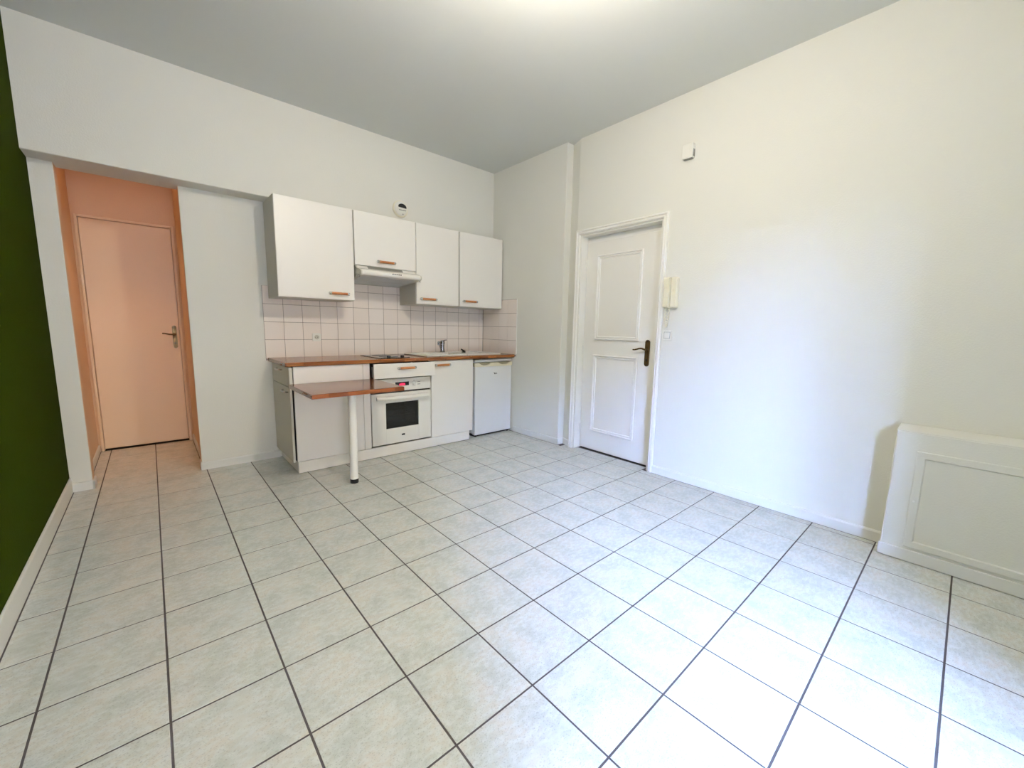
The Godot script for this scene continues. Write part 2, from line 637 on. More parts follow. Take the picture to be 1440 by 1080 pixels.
# a lever on a long rounded plate; the plate lies in the xy plane facing +z, the lever points to -x
func lever_handle(parent: Node3D, t: Transform3D, mat: Material, tall: float, wide: float, reach: float, wave: float) -> void:
	var st := begin()
	var pts := PackedVector2Array()
	var r := wide / 2
	for k in 13:
		var a := PI * k / 12
		pts.append(Vector2(cos(a) * r, tall / 2 - r + sin(a) * r))
	for k in 13:
		var a := PI + PI * k / 12
		pts.append(Vector2(cos(a) * r, -tall / 2 + r + sin(a) * r))
	extrude(st, pts, 0.0, 0.007, func(u, v, w): return t * Vector3(u, v, w))
	var ins := PackedVector2Array()
	for p in pts:
		ins.append(p * Vector2(0.62, 0.93))
	extrude(st, ins, 0.007, 0.0095, func(u, v, w): return t * Vector3(u, v, w))
	var plate := put("handle_plate", st, mat, parent)
	st = begin()
	rod(st, t * Vector3(0, -0.062, 0.007), t * Vector3(0, -0.062, 0.0112), 0.009, 14)
	box(st, t * Vector3(-0.003, -0.078, 0.008), t * Vector3(0.003, -0.06, 0.0108))
	put("keyhole", st, M.dark, plate)
	for y in [tall / 2 - 0.016, -tall / 2 + 0.016]:
		st = begin()
		rod(st, t * Vector3(0, y, 0.007), t * Vector3(0, y, 0.0115), 0.0045, 10)
		put("screw", st, M.dark, plate)
	st = begin()
	var y0 := 0.028
	rod(st, t * Vector3(0, y0, 0.007), t * Vector3(0, y0, 0.03), 0.011, 14, 0.002)
	var c := []
	var rad := []
	for k in 13:
		var u := k / 12.0
		c.append(t * Vector3(0.004 - u * reach, y0 + sin(u * PI * 1.55) * wave * 1.0 + u * absf(wave) * 0.9, 0.034 + 0.010 * sin(minf(u * 4.0, 1.0) * PI / 2)))
		rad.append(lerpf(0.0085, 0.0062, u) if k > 0 else 0.009)
	tube(st, c, rad, 10)
	put("lever", st, mat, parent)

func skirt(called: String, a: Vector3, b: Vector3, top: float, thick_dir: Vector3, at := Vector3.ZERO, turn := 0.0) -> void:
	# a board from a to b on the floor, its rounded top edge away from the wall
	var st := begin()
	var d := (b - a)
	var n := thick_dir
	var prof := [Vector2(0, 0.0), Vector2(1, 0.0), Vector2(1, top - 0.010), Vector2(0.75, top - 0.003), Vector2(0.35, top), Vector2(0, top)]
	for i in prof.size():
		var p: Vector2 = prof[i]
		var q: Vector2 = prof[(i + 1) % prof.size()]
		var e := q - p
		var out := n.normalized() * e.y - Vector3.UP * e.x * n.length() * 1.0
		quad(st, a + n * p.x + Vector3.UP * p.y, b + n * p.x + Vector3.UP * p.y, b + n * q.x + Vector3.UP * q.y, a + n * q.x + Vector3.UP * q.y, out)
	for e in [a, b]:
		var o: Vector3 = (e - (a + b) * 0.5)
		for i in range(1, prof.size() - 1):
			tri(st, e, e + n * prof[i].x + Vector3.UP * prof[i].y, e + n * prof[i + 1].x + Vector3.UP * prof[i + 1].y, o.normalized())
	var m := struct(called, st, M.skirting)
	m.position = at
	m.rotation.y = turn

func skirtings() -> void:
	skirt("baseboard_left", Vector3(XG, 0, ZB), Vector3(XG, 0, ZF), 0.108, Vector3(0.010, 0, 0))
	skirt("baseboard_back", Vector3(-1.402, 0, ZB), Vector3(-1.288, 0, ZB), 0.065, Vector3(0, 0, 0.012))
	skirt("baseboard_back", Vector3(-0.668, 0, ZB), Vector3(-0.08, 0, ZB), 0.065, Vector3(0, 0, 0.012))
	skirt("baseboard_corridor", Vector3(-1.3, 0, -3.09), Vector3(-1.3, 0, ZB + 0.012), 0.065, Vector3(0.011, 0, 0))
	skirt("baseboard_corridor", Vector3(-1.345, 0, -4.125), Vector3(-1.345, 0, -3.09), 0.065, Vector3(0.010, 0, 0))
	skirt("baseboard_corridor", Vector3(-0.66, 0, -3.09), Vector3(-0.66, 0, ZB + 0.012), 0.065, Vector3(-0.008, 0, 0))
	skirt("baseboard_corridor", Vector3(-0.638, 0, -4.12), Vector3(-0.638, 0, -3.09), 0.065, Vector3(-0.010, 0, 0))
	skirt("baseboard_right", Vector3(XN, 0, -2.35), Vector3(XN, 0, -1.625), 0.065, Vector3(-0.010, 0, 0))
	skirt("baseboard_right", Vector3(XN - 0.010, 0, -1.636), Vector3(2.372, 0, -1.636), 0.065, Vector3(0, 0, 0.010))
	skirt("baseboard_right", Vector3(2.368, 0, -1.63), Vector3(2.318, 0, -1.50), 0.065, Vector3(-0.009, 0, -0.003))
	skirt("baseboard_right", Vector3(0, 0, -0.54), Vector3(0, 0, 0.977), 0.068, Vector3(-0.015, 0, 0), Vector3(WALL_X, 0, 0), WALL_TURN)

func wall_tiles(back: Node3D, nook: Node3D) -> void:
	rng.seed = 5
	var p := 0.1575
	var j := 0.0016
	var ys := [0.915, 1.084, 1.2415, 1.399, 1.5565, 1.70]
	var st := begin()
	box(st, Vector3(-0.146, 0.9, ZB), Vector3(XN, 1.556, ZB + 0.0035))
	box(st, Vector3(0.33, 1.556, ZB), Vector3(1.28, 1.70, ZB + 0.0035))
	put("grout_bed", st, M.wall_grout, back)
	st = begin()
	box(st, Vector3(XN - 0.0035, 0.9, ZB), Vector3(XN, 1.558, -2.322))
	put("grout_bed", st, M.wall_grout, nook)
	for row in 5:
		for k in 16:
			var x0 := -0.146 + k * p + j
			var x1 := minf(-0.146 + (k + 1) * p - j, XN - 0.008)
			if x1 - x0 < 0.02:
				continue
			if row == 4 and (x0 < 0.32 or x1 > 1.29):
				continue
			st = begin()
			box(st, Vector3(x0, ys[row] + j, ZB), Vector3(x1, ys[row + 1] - j, ZB + 0.0065), 0.0012)
			put("wall_tile", st, M.wall_tile[rng.randi() % 4], back)
	for row in 4:
		for k in 5:
			var z1 := -2.324 - k * p - j
			var z0 := maxf(-2.324 - (k + 1) * p + j, ZB + 0.0075)
			if z1 - z0 < 0.01:
				continue
			st = begin()
			box(st, Vector3(XN - 0.0065, ys[row] + j, z0), Vector3(XN, ys[row + 1] - j, z1), 0.0012)
			put("wall_tile", st, M.wall_tile[rng.randi() % 4], nook)
	st = begin()
	box(st, Vector3(XN - 0.008, 0.93, -2.324), Vector3(XN, 1.560, -2.317), 0.002)
	put("tile_edge", st, M.trim, nook)

# ------------------------------------------------------------------ entrance door on the right wall
func right_wall(z: float, y := 0.0, x := 0.0) -> Vector3:
	return Vector3(WALL_X, 0, 0) + Basis(Vector3.UP, WALL_TURN) * Vector3(x, y, z)

func entrance_door() -> void:
	var d := struct_node("door_1", right_wall(0), WALL_TURN)
	# moulded casing round the opening
	var st := begin()
	moulding(st, -1.502, -0.537, 0.0, 2.182, [Vector2(0, 0), Vector2(0, 0.016), Vector2(0.010, 0.024), Vector2(0.016, 0.024), Vector2(0.020, 0.013), Vector2(0.029, 0.013), Vector2(0.033, 0.020), Vector2(0.042, 0.017), Vector2(0.047, 0.008), Vector2(0.047, -0.012)], 0.0, true)
	put("door_casing", st, M.trim, d)
	# jamb lining
	st = begin()
	box(st, Vector3(0.002, 0, -1.450), Vector3(0.20, 2.13, -1.438), 0.001)
	box(st, Vector3(0.002, 0, -0.601), Vector3(0.20, 2.13, -0.589), 0.001)
	box(st, Vector3(0.002, 2.122, -1.438), Vector3(0.20, 2.134, -0.601), 0.001)
	box(st, Vector3(0.100, 2.060, -1.438), Vector3(0.20, 2.122, -0.601), 0.001)
	put("door_jamb", st, M.trim, d)
	st = begin()
	box(st, Vector3(0.086, 0.012, -1.432), Vector3(0.126, 2.068, -0.607), 0.003)
	box(st, Vector3(0.128, 0.012, -1.437), Vector3(0.15, 2.109, -0.602), 0.002)
	var leaf := put("door_leaf", st, M.door, d)
	st = begin()
	box(st, Vector3(0.16, -0.02, -1.5), Vector3(0.3, 2.2, -0.55))
	box(st, Vector3(0.09, -0.002, -1.437), Vector3(0.16, 0.001, -0.602))
	put("dark_backing", st, M.dark, d)
	for r in [[1.131, 1.938], [0.206, 0.984]]:
		st = begin()
		moulding(st, -1.298, -0.803, r[0], r[1], [Vector2(0, 0), Vector2(0.001, 0.014), Vector2(0.008, 0.019), Vector2(0.014, 0.014), Vector2(0.018, 0.005), Vector2(0.022, 0.005), Vector2(0.024, 0.011), Vector2(0.032, 0.009), Vector2(0.036, 0)], 0.086)
		put("panel_moulding", st, M.trim, leaf)
	for y in [0.165, 0.995, 1.83]:
		st = begin()
		rod(st, Vector3(0.080, y, -1.434), Vector3(0.080, y + 0.085, -1.434), 0.0075, 12, 0.003)
		put("hinge", st, M.trim, d)
	var t := Transform3D(Basis(Vector3(0, 0, 1), Vector3(0, 1, 0), Vector3(-1, 0, 0)), Vector3(0.086, 1.030, -0.709))
	lever_handle(d, t, M.bronze, 0.235, 0.046, 0.125, 0.010)

# ------------------------------------------------------------------ furniture fronts
# round wooden bar with chrome ends, along x, facing +z
func bar_handle(parent: Node3D, x0: float, x1: float, y: float, z: float) -> void:
	var st := begin()
	var zz := z + 0.027
	rod(st, Vector3(x0 + 0.022, y, zz), Vector3(x1 - 0.018, y, zz), 0.0112, 16)
	var h := put("handle", st, M.bar, parent)
	for s in [[x0, x0 + 0.024], [x1 - 0.020, x1]]:
		st = begin()
		rod(st, Vector3(s[0], y, zz), Vector3(s[1], y, zz), 0.0125, 16, 0.004)
		var xm: float = (s[0] + s[1]) / 2
		rod(st, Vector3(xm, y, z - 0.001), Vector3(xm, y, zz), 0.007, 12)
		put("handle_cap", st, M.chrome, h)

func wall_cabinet(x0: float, x1: float, y0: float, y1: float, label: String, h0: float, h1: float, hy: float, gap_left := 0.0015, gap_right := 0.0015) -> void:
	var o := thing("wall_cabinet", label, "cabinet", Vector3((x0 + x1) / 2, y0, ZB + 0.01), 0.0, "white kitchen wall cabinets")
	var hw := (x1 - x0) / 2
	var dep := 0.354
	var st := begin()
	var tall := y1 - y0
	var t := 0.016
	box(st, Vector3(-hw, 0, 0), Vector3(-hw + t, tall, dep - 0.002), 0.0008)
	box(st, Vector3(hw - t, 0, 0), Vector3(hw, tall, dep - 0.002), 0.0008)
	box(st, Vector3(-hw + t, 0, 0), Vector3(hw - t, t, dep - 0.004))
	box(st, Vector3(-hw + t, tall - t, 0), Vector3(hw - t, tall, dep - 0.004))
	box(st, Vector3(-hw + t, t, 0), Vector3(hw - t, tall - t, 0.006))
	box(st, Vector3(-hw + t, tall * 0.5, 0.006), Vector3(hw - t, tall * 0.5 + t, dep - 0.03))
	put("carcass", st, M.carcass, o)
	st = begin()
	box(st, Vector3(-hw + gap_left, 0.004, dep), Vector3(hw - gap_right, tall - 0.002, dep + 0.019), 0.0025)
	put("door", st, M.cabinet, o)
	bar_handle(o, h0 - o.position.x, h1 - o.position.x, hy - y0, dep + 0.019)

func wall_cabinets() -> void:
	wall_cabinet(-0.099, 0.522, 1.445, 2.245, "widest white wall cabinet at the left end, with wooden bar handle at lower right", 0.287, 0.464, 1.500, 0.0, 0.002)
	wall_cabinet(0.528, 1.139, 1.768, 2.245, "short white wall cabinet above the cooker hood with handle in the middle", 0.727, 0.912, 1.818, 0.002, 0.0015)
	wall_cabinet(1.142, 1.654, 1.450, 2.245, "narrower tall white wall cabinet just right of the cooker hood", 1.172, 1.364, 1.505, 0.0015, 0.004)
	wall_cabinet(1.662, 2.270, 1.450, 2.245, "white wall cabinet in the right corner above the fridge", 1.696, 1.888, 1.511, 0.004, 0.004)

func range_hood() -> void:
	var o := thing("range_hood", "slim white cooker hood with sloping front under the short wall cabinet", "cooker hood", Vector3(0.835, 1.66, ZB + 0.012))
	var hw := 0.300
	var zf := 0.36     # cabinet front relative to the wall
	# underside rises from the wall to the visor
	var under := func(z: float) -> float: return -0.028 + 0.042 * z / (zf + 0.118)
	var prof := PackedVector2Array([Vector2(0.0, -0.028), Vector2(0.0, 0.106), Vector2(zf + 0.002, 0.106), Vector2(zf + 0.028, 0.082), Vector2(zf + 0.095, 0.067), Vector2(zf + 0.122, 0.057), Vector2(zf + 0.132, 0.046), Vector2(zf + 0.134, 0.034), Vector2(zf + 0.130, 0.022), Vector2(zf + 0.118, 0.014)])
	var st := begin()
	extrude(st, prof, -hw, -hw + 0.012, func(u, v, w): return Vector3(w, v, u))
	extrude(st, prof, hw - 0.012, hw, func(u, v, w): return Vector3(w, v, u))
	box(st, Vector3(-hw + 0.012, 0.094, 0.0), Vector3(hw - 0.012, 0.106, zf + 0.002), 0.001)
	box(st, Vector3(-hw + 0.012, -0.028, 0.0), Vector3(hw - 0.012, 0.094, 0.012), 0.001)
	put("body", st, M.carcass, o)
	st = begin()
	var vis := PackedVector2Array([Vector2(zf + 0.002, 0.107), Vector2(zf + 0.028, 0.083), Vector2(zf + 0.096, 0.068), Vector2(zf + 0.123, 0.058), Vector2(zf + 0.133, 0.047), Vector2(zf + 0.135, 0.034), Vector2(zf + 0.131, 0.022), Vector2(zf + 0.119, 0.013), Vector2(zf + 0.096, 0.011), Vector2(zf + 0.090, 0.058), Vector2(zf + 0.024, 0.072), Vector2(zf + 0.002, 0.092)])
	extrude(st, vis, -hw + 0.012, hw - 0.012, func(u, v, w): return Vector3(w, v, u))
	put("visor", st, M.enamel, o)
	st = begin()
	extrude(st, PackedVector2Array([Vector2(zf + 0.005, 0.1065), Vector2(zf + 0.030, 0.0835), Vector2(zf + 0.030, 0.078), Vector2(zf + 0.005, 0.100)]), -0.19, 0.155, func(u, v, w): return Vector3(w, v, u))
	put("air_slot", st, M.grey, o)
	for k in 5:
		st = begin()
		var x := 0.000 + k * 0.020
		rod(st, Vector3(x, 0.043, zf + 0.126), Vector3(x, 0.043, zf + 0.138), 0.0058, 12, 0.001)
		put("button", st, M.black, o)
	# grease filter: slats between frame bars on the sloping underside
	st = begin()
	for k in 26:
		var z := 0.045 + k * 0.0150
		var y: float = under.call(z)
		box(st, Vector3(-0.262, y - 0.001, z), Vector3(0.262, y + 0.004, z + 0.0055))
	put("grease_filter", st, M.filter, o)
	st = begin()
	for q in [[0.014, 0.044], [0.228, 0.242], [zf + 0.074, zf + 0.096]]:
		var y0: float = under.call(q[0])
		var y1: float = under.call(q[1])
		extrude(st, PackedVector2Array([Vector2(q[0], y0 - 0.002), Vector2(q[1], y1 - 0.002), Vector2(q[1], y1 + 0.006), Vector2(q[0], y0 + 0.006)]), -0.287, 0.287, func(u, v, w): return Vector3(w, v, u))
	for x in [-0.287, 0.262]:
		extrude(st, PackedVector2Array([Vector2(0.014, under.call(0.014) - 0.001), Vector2(zf + 0.09, under.call(zf + 0.09) - 0.001), Vector2(zf + 0.09, under.call(zf + 0.09) + 0.006), Vector2(0.014, under.call(0.014) + 0.006)]), x, x + 0.025, func(u, v, w): return Vector3(w, v, u))
	put("filter_frame", st, M.carcass, o)
	st = begin()
	extrude(st, PackedVector2Array([Vector2(0.014, under.call(0.014) + 0.010), Vector2(zf + 0.09, under.call(zf + 0.09) + 0.010), Vector2(zf + 0.09, under.call(zf + 0.09) + 0.014), Vector2(0.014, under.call(0.014) + 0.014)]), -0.287, 0.287, func(u, v, w): return Vector3(w, v, u))
	put("filter_backing", st, M.hood_lining, o)
	for s in [-1, 1]:
		st = begin()
		tube(st, [Vector3(s * (hw + 0.001), 0.01, zf + 0.03), Vector3(s * (hw + 0.001), 0.02, zf + 0.075), Vector3(s * (hw + 0.001), 0.0, zf + 0.10)], [0.005], 8)
		put("visor_hinge", st, M.chrome, o)

const ZK := -2.362     # faces of the base units

func base_units() -> void:
	# left unit: opens towards the corridor, its back panel faces the room
	var o := thing("base_cabinet", "white base cabinet at the worktop's left end with drawer and door on its side", "cabinet", Vector3(0.23, 0, -2.66))
	var st := begin()
	var dx := -0.23
	var dz := 2.66
	box(st, Vector3(-0.072 + dx, 0.10, ZB + 0.01 + dz), Vector3(0.545 + dx, 0.885, ZK - 0.02 + dz), 0.001)
	put("carcass", st, M.dark, o)
	st = begin()
	box(st, Vector3(-0.074 + dx, 0.105, ZK - 0.018 + dz), Vector3(0.483 + dx, 0.888, ZK + dz), 0.0015)
	put("back_panel", st, M.panel, o)
	st = begin()
	box(st, Vector3(0.486 + dx, 0.105, ZK - 0.018 + dz), Vector3(0.547 + dx, 0.888, ZK + dz), 0.0015)
	put("filler_strip", st, M.panel, o)
	st = begin()
	box(st, Vector3(-0.106 + dx, 0.728, ZB + 0.02 + dz), Vector3(-0.080 + dx, 0.884, ZK - 0.002 + dz), 0.002)
	put("drawer", st, M.side, o)
	st = begin()
	box(st, Vector3(-0.106 + dx, 0.104, ZB + 0.02 + dz), Vector3(-0.088 + dx, 0.720, ZK - 0.001 + dz), 0.002)
	put("door", st, M.side, o)
	for h in [[0.848, -2.66], [0.682, -2.49]]:
		st = begin()
		var pts := []
		for k in 13:
			var u := k / 12.0
			pts.append(Vector3(-0.106 + dx - 0.028 * sin(PI * u) ** 0.6, h[0], h[1] + dz - 0.085 + 0.17 * u))
		tube(st, pts, [0.0075], 10)
		put("handle", st, M.chrome, o)
	# plinth along the base units
	st = begin()
	box(st, Vector3(-0.068, 0.005, ZK - 0.022), Vector3(1.648, 0.100, ZK - 0.004), 0.0015)
	box(st, Vector3(-0.068, 0.005, ZB + 0.02), Vector3(-0.052, 0.100, ZK - 0.022), 0.0015)
	var pl := put("plinth_board", st, M.cabinet)
	tag(pl, "low white plinth board along the floor under the base units and oven", "plinth")
	# unit that houses the oven, its drawer pulled out a little
	o = thing("oven_cabinet", "oven housing unit with its slightly pulled out white drawer under the hob", "cabinet", Vector3(0.86, 0, -2.66))
	dx = -0.86
	st = begin()
	box(st, Vector3(0.566 + dx, 0.740, ZB + 0.01 + dz), Vector3(0.574 + dx, 0.885, ZK - 0.02 + dz))
	box(st, Vector3(1.156 + dx, 0.740, ZB + 0.01 + dz), Vector3(1.170 + dx, 0.885, ZK - 0.02 + dz))
	box(st, Vector3(0.574 + dx, 0.740, ZB + 0.01 + dz), Vector3(1.156 + dx, 0.746, ZK - 0.02 + dz))
	box(st, Vector3(0.574 + dx, 0.746, ZB + 0.01 + dz), Vector3(1.156 + dx, 0.885, ZB + 0.02 + dz))
	put("carcass", st, M.dark, o)
	st = begin()
	box(st, Vector3(0.58 + dx, 0.757, -2.72 + dz), Vector3(0.592 + dx, 0.85, -2.303 + dz))
	box(st, Vector3(1.135 + dx, 0.757, -2.72 + dz), Vector3(1.147 + dx, 0.85, -2.303 + dz))
	box(st, Vector3(0.592 + dx, 0.757, -2.72 + dz), Vector3(1.135 + dx, 0.763, -2.303 + dz))
	put("drawer_box", st, M.carcass, o)
	st = begin()
	box(st, Vector3(0.553 + dx, 0.7525, -2.303 + dz), Vector3(1.172 + dx, 0.886, -2.284 + dz), 0.0025)
	put("drawer", st, M.cabinet, o)
	bar_handle(o, 0.768 + dx, 0.955 + dx, 0.842, -2.284 + dz)
	# unit under the sink
	o = thing("sink_cabinet", "white base cabinet under the sink, between the oven and the fridge", "cabinet", Vector3(1.434, 0, -2.66))
	dx = -1.434
	st = begin()
	box(st, Vector3(1.174 + dx, 0.10, ZB + 0.01 + dz), Vector3(1.190 + dx, 0.74, ZK - 0.02 + dz))
	box(st, Vector3(1.675 + dx, 0.10, ZB + 0.01 + dz), Vector3(1.691 + dx, 0.88, ZK - 0.02 + dz))
	box(st, Vector3(1.190 + dx, 0.10, ZB + 0.01 + dz), Vector3(1.675 + dx, 0.116, ZK - 0.02 + dz))
	put("carcass", st, M.carcass, o)
	st = begin()
	box(st, Vector3(1.176 + dx, 0.103, ZK - 0.019 + dz), Vector3(1.690 + dx, 0.886, ZK + dz), 0.0025)
	put("door", st, M.cabinet, o)
	bar_handle(o, 1.203 + dx, 1.388 + dx, 0.843, ZK + dz)

func oven() -> void:
	var o := thing("oven", "white built in oven with dark window under the hob", "oven", Vector3(0.86, 0.114, ZK))
	var dx := -0.86
	var dy := -0.114
	var st := begin()
	var x0 := 0.576 + dx
	var x1 := 1.156 + dx
	# hollow cavity so that the window shows an inside
	box(st, Vector3(x0, 0.0, -0.52), Vector3(x0 + 0.03, 0.60, -0.03))
	box(st, Vector3(x1 - 0.03, 0.0, -0.52), Vector3(x1, 0.60, -0.03))
	box(st, Vector3(x0 + 0.03, 0.0, -0.52), Vector3(x1 - 0.03, 0.10, -0.03))
	box(st, Vector3(x0 + 0.03, 0.43, -0.52), Vector3(x1 - 0.03, 0.60, -0.03))
	box(st, Vector3(x0 + 0.03, 0.10, -0.52), Vector3(x1 - 0.03, 0.43, -0.50))
	put("cavity", st, M.oven_inside, o)
	st = begin()
	for k in 12:
		var x := x0 + 0.05 + k * 0.0435
		rod(st, Vector3(x, 0.26, -0.48), Vector3(x, 0.26, -0.06), 0.0025, 6)
	for z in [-0.06, -0.27, -0.48]:
		rod(st, Vector3(x0 + 0.03, 0.26, z), Vector3(x1 - 0.03, 0.26, z), 0.0035, 8)
	put("rack", st, M.chrome, o)
	st = begin()
	box(st, Vector3(0.556 + dx, 0.617 + dy, -0.03), Vector3(1.166 + dx, 0.735 + dy, -0.002), 0.003)
	var cp := put("control_panel", st, M.enamel, o)
	st = begin()
	box(st, Vector3(0.790 + dx, 0.664 + dy, -0.003), Vector3(0.930 + dx, 0.700 + dy, 0.0005), 0.001)
	put("display_window", st, M.black_glass, cp)
	st = begin()
	for s in [[0.838, 0.660, 0.684], [0.853, 0.662, 0.688], [0.868, 0.663, 0.688], [0.883, 0.664, 0.687]]:
		box(st, Vector3(s[0] + dx - 0.008, s[1] + dy + 0.006, 0.0), Vector3(s[0] + dx + 0.006, s[2] + dy, 0.0012))
	put("lit_digits", st, M.led, cp)
	st = begin()
	rod(st, Vector3(0.984 + dx, 0.676 + dy, -0.002), Vector3(0.984 + dx, 0.676 + dy, 0.006), 0.024, 24, 0.002)
	rod(st, Vector3(0.984 + dx, 0.676 + dy, 0.006), Vector3(0.984 + dx, 0.676 + dy, 0.022), 0.018, 24, 0.003)
	box(st, Vector3(0.980 + dx, 0.658 + dy, 0.020), Vector3(0.988 + dx, 0.694 + dy, 0.032), 0.002)
	put("knob", st, M.enamel, cp)
	for s in [[1.022, 0.688, 0.030], [1.022, 0.664, 0.030], [0.980, 0.704, 0.008]]:
		st = begin()
		box(st, Vector3(s[0] + dx, s[1] + dy, -0.0025), Vector3(s[0] + dx + s[2], s[1] + dy + 0.006, -0.0015))
		put("printed_mark", st, M.grey, cp)
	# door with window hole
	st = begin()
	var a := [0.556 + dx, 1.166 + dx, 0.116 + dy, 0.602 + dy]
	var w := [0.692 + dx, 1.030 + dx, 0.262 + dy, 0.509 + dy]
	box(st, Vector3(a[0], a[2], -0.03), Vector3(w[0], a[3], 0.0), 0.002)
	box(st, Vector3(w[1], a[2], -0.03), Vector3(a[1], a[3], 0.0), 0.002)
	box(st, Vector3(w[0], a[2], -0.03), Vector3(w[1], w[2], 0.0), 0.0)
	box(st, Vector3(w[0], w[3], -0.03), Vector3(w[1], a[3], 0.0), 0.0)
	var door := put("door", st, M.enamel, o)
	st = begin()
	box(st, Vector3(w[0], w[2], -0.012), Vector3(w[1], w[3], -0.006))
	put("door_glass", st, M.oven_glass, door)
	st = begin()
	for s in [[w[0], w[0] + 0.006, w[2], w[3]], [w[1] - 0.030, w[1], w[2], w[3]], [w[0], w[1], w[2], w[2] + 0.006], [w[0], w[1], w[3] - 0.006, w[3]]]:
		box(st, Vector3(s[0], s[2], -0.020), Vector3(s[1], s[3], -0.013))
	put("glass_border", st, M.black, door)
	st = begin()
	var pts := []
	var rr := []
	for k in 17:
		var u := k / 16.0
		pts.append(Vector3(lerpf(0.592, 1.112, u) + dx, 0.562 + dy, 0.030 + 0.020 * sin(PI * u) ** 0.5))
		rr.append(0.021)
	tube(st, pts, rr, 14, 0.85)
	box(st, Vector3(0.600 + dx, 0.546 + dy, 0.0), Vector3(0.622 + dx, 0.574 + dy, 0.030), 0.003)
	box(st, Vector3(1.086 + dx, 0.546 + dy, 0.0), Vector3(1.108 + dx, 0.574 + dy, 0.030), 0.003)
	put("door_handle", st, M.enamel, door)
	st = begin()
	box(st, Vector3(0.846 + dx, 0.181 + dy, -0.001), Vector3(0.880 + dx, 0.197 + dy, 0.0015), 0.001)
	var badge := put("badge", st, M.black, door)
	badge.set_meta("label", "small dark badge low on the oven door")
	st = begin()
	box(st, Vector3(0.560 + dx, 0.604 + dy, -0.03), Vector3(1.162 + dx, 0.618 + dy, -0.010))
	put("door_gap", st, M.dark, o)

func fridge() -> void:
	var o := thing("fridge", "small white under-counter fridge with cream grip strip in the kitchen corner", "fridge", Vector3(2.005, 0, -2.40))
	var st := begin()
	var hw := 0.270
	box(st, Vector3(-hw, 0.035, -0.50), Vector3(hw, 0.836, -0.045), 0.004)
	put("body", st, M.fridge, o)
	st = begin()
	box(st, Vector3(-hw, 0.846, -0.50), Vector3(hw, 0.877, 0.010), 0.005)
	put("top", st, M.fridge, o)
	st = begin()
	box(st, Vector3(-hw + 0.003, 0.024, -0.040), Vector3(hw - 0.003, 0.795, 0.012), 0.006)
	var door := put("door", st, M.fridge, o)
	# grip strip: a scalloped band with two scooped finger holds
	st = begin()
	var pts := PackedVector2Array()
	pts.append(Vector2(-hw, 0.795))
	pts.append(Vector2(hw, 0.795))
	var top := 0.836
	for k in 41:
		var x := hw - 2.0 * hw * k / 40.0
		var dip := 0.0
		for c in [-0.125, 0.150]:
			var u: float = (x - c) / 0.085
			if absf(u) < 1.0:
				dip = 0.028 * pow(1.0 - u * u, 0.7)
		pts.append(Vector2(x, top - dip))
	extrude(st, pts, -0.010, 0.016, func(u, v, w): return Vector3(u, v, w))
	put("grip_strip", st, M.cream, door)
	st = begin()
	box(st, Vector3(-hw + 0.004, 0.797, -0.040), Vector3(hw - 0.004, 0.838, -0.012), 0.002)
	put("grip_recess", st, M.grip, door)
	st = begin()
	box(st, Vector3(-hw + 0.01, 0.004, -0.46), Vector3(hw - 0.01, 0.034, -0.012), 0.002)
	put("base_grille", st, M.black, o)
	# small dark script badge
	st = begin()
	var sq := []
	for k in 21:
		var u := k / 20.0
		sq.append(Vector3(-0.002 + 0.044 * u, 0.713 + 0.010 * cos(u * 9.0) * (1.0 - 0.55 * u) - 0.004 * u, 0.0135))
	tube(st, sq, [0.0030], 6)
	rod(st, Vector3(0.008, 0.712, 0.012), Vector3(0.008, 0.712, 0.0145), 0.006, 10)
	var b := put("badge", st, M.black, door)
	b.set_meta("label", "tiny dark script badge on the fridge door")
	for q in [[-0.235, -0.02], [0.235, -0.02], [-0.235, -0.45], [0.235, -0.45]]:
		st = begin()
		rod(st, Vector3(q[0], 0.0006, q[1]), Vector3(q[0], 0.020, q[1]), 0.016, 12)
		put("foot", st, M.black, o)

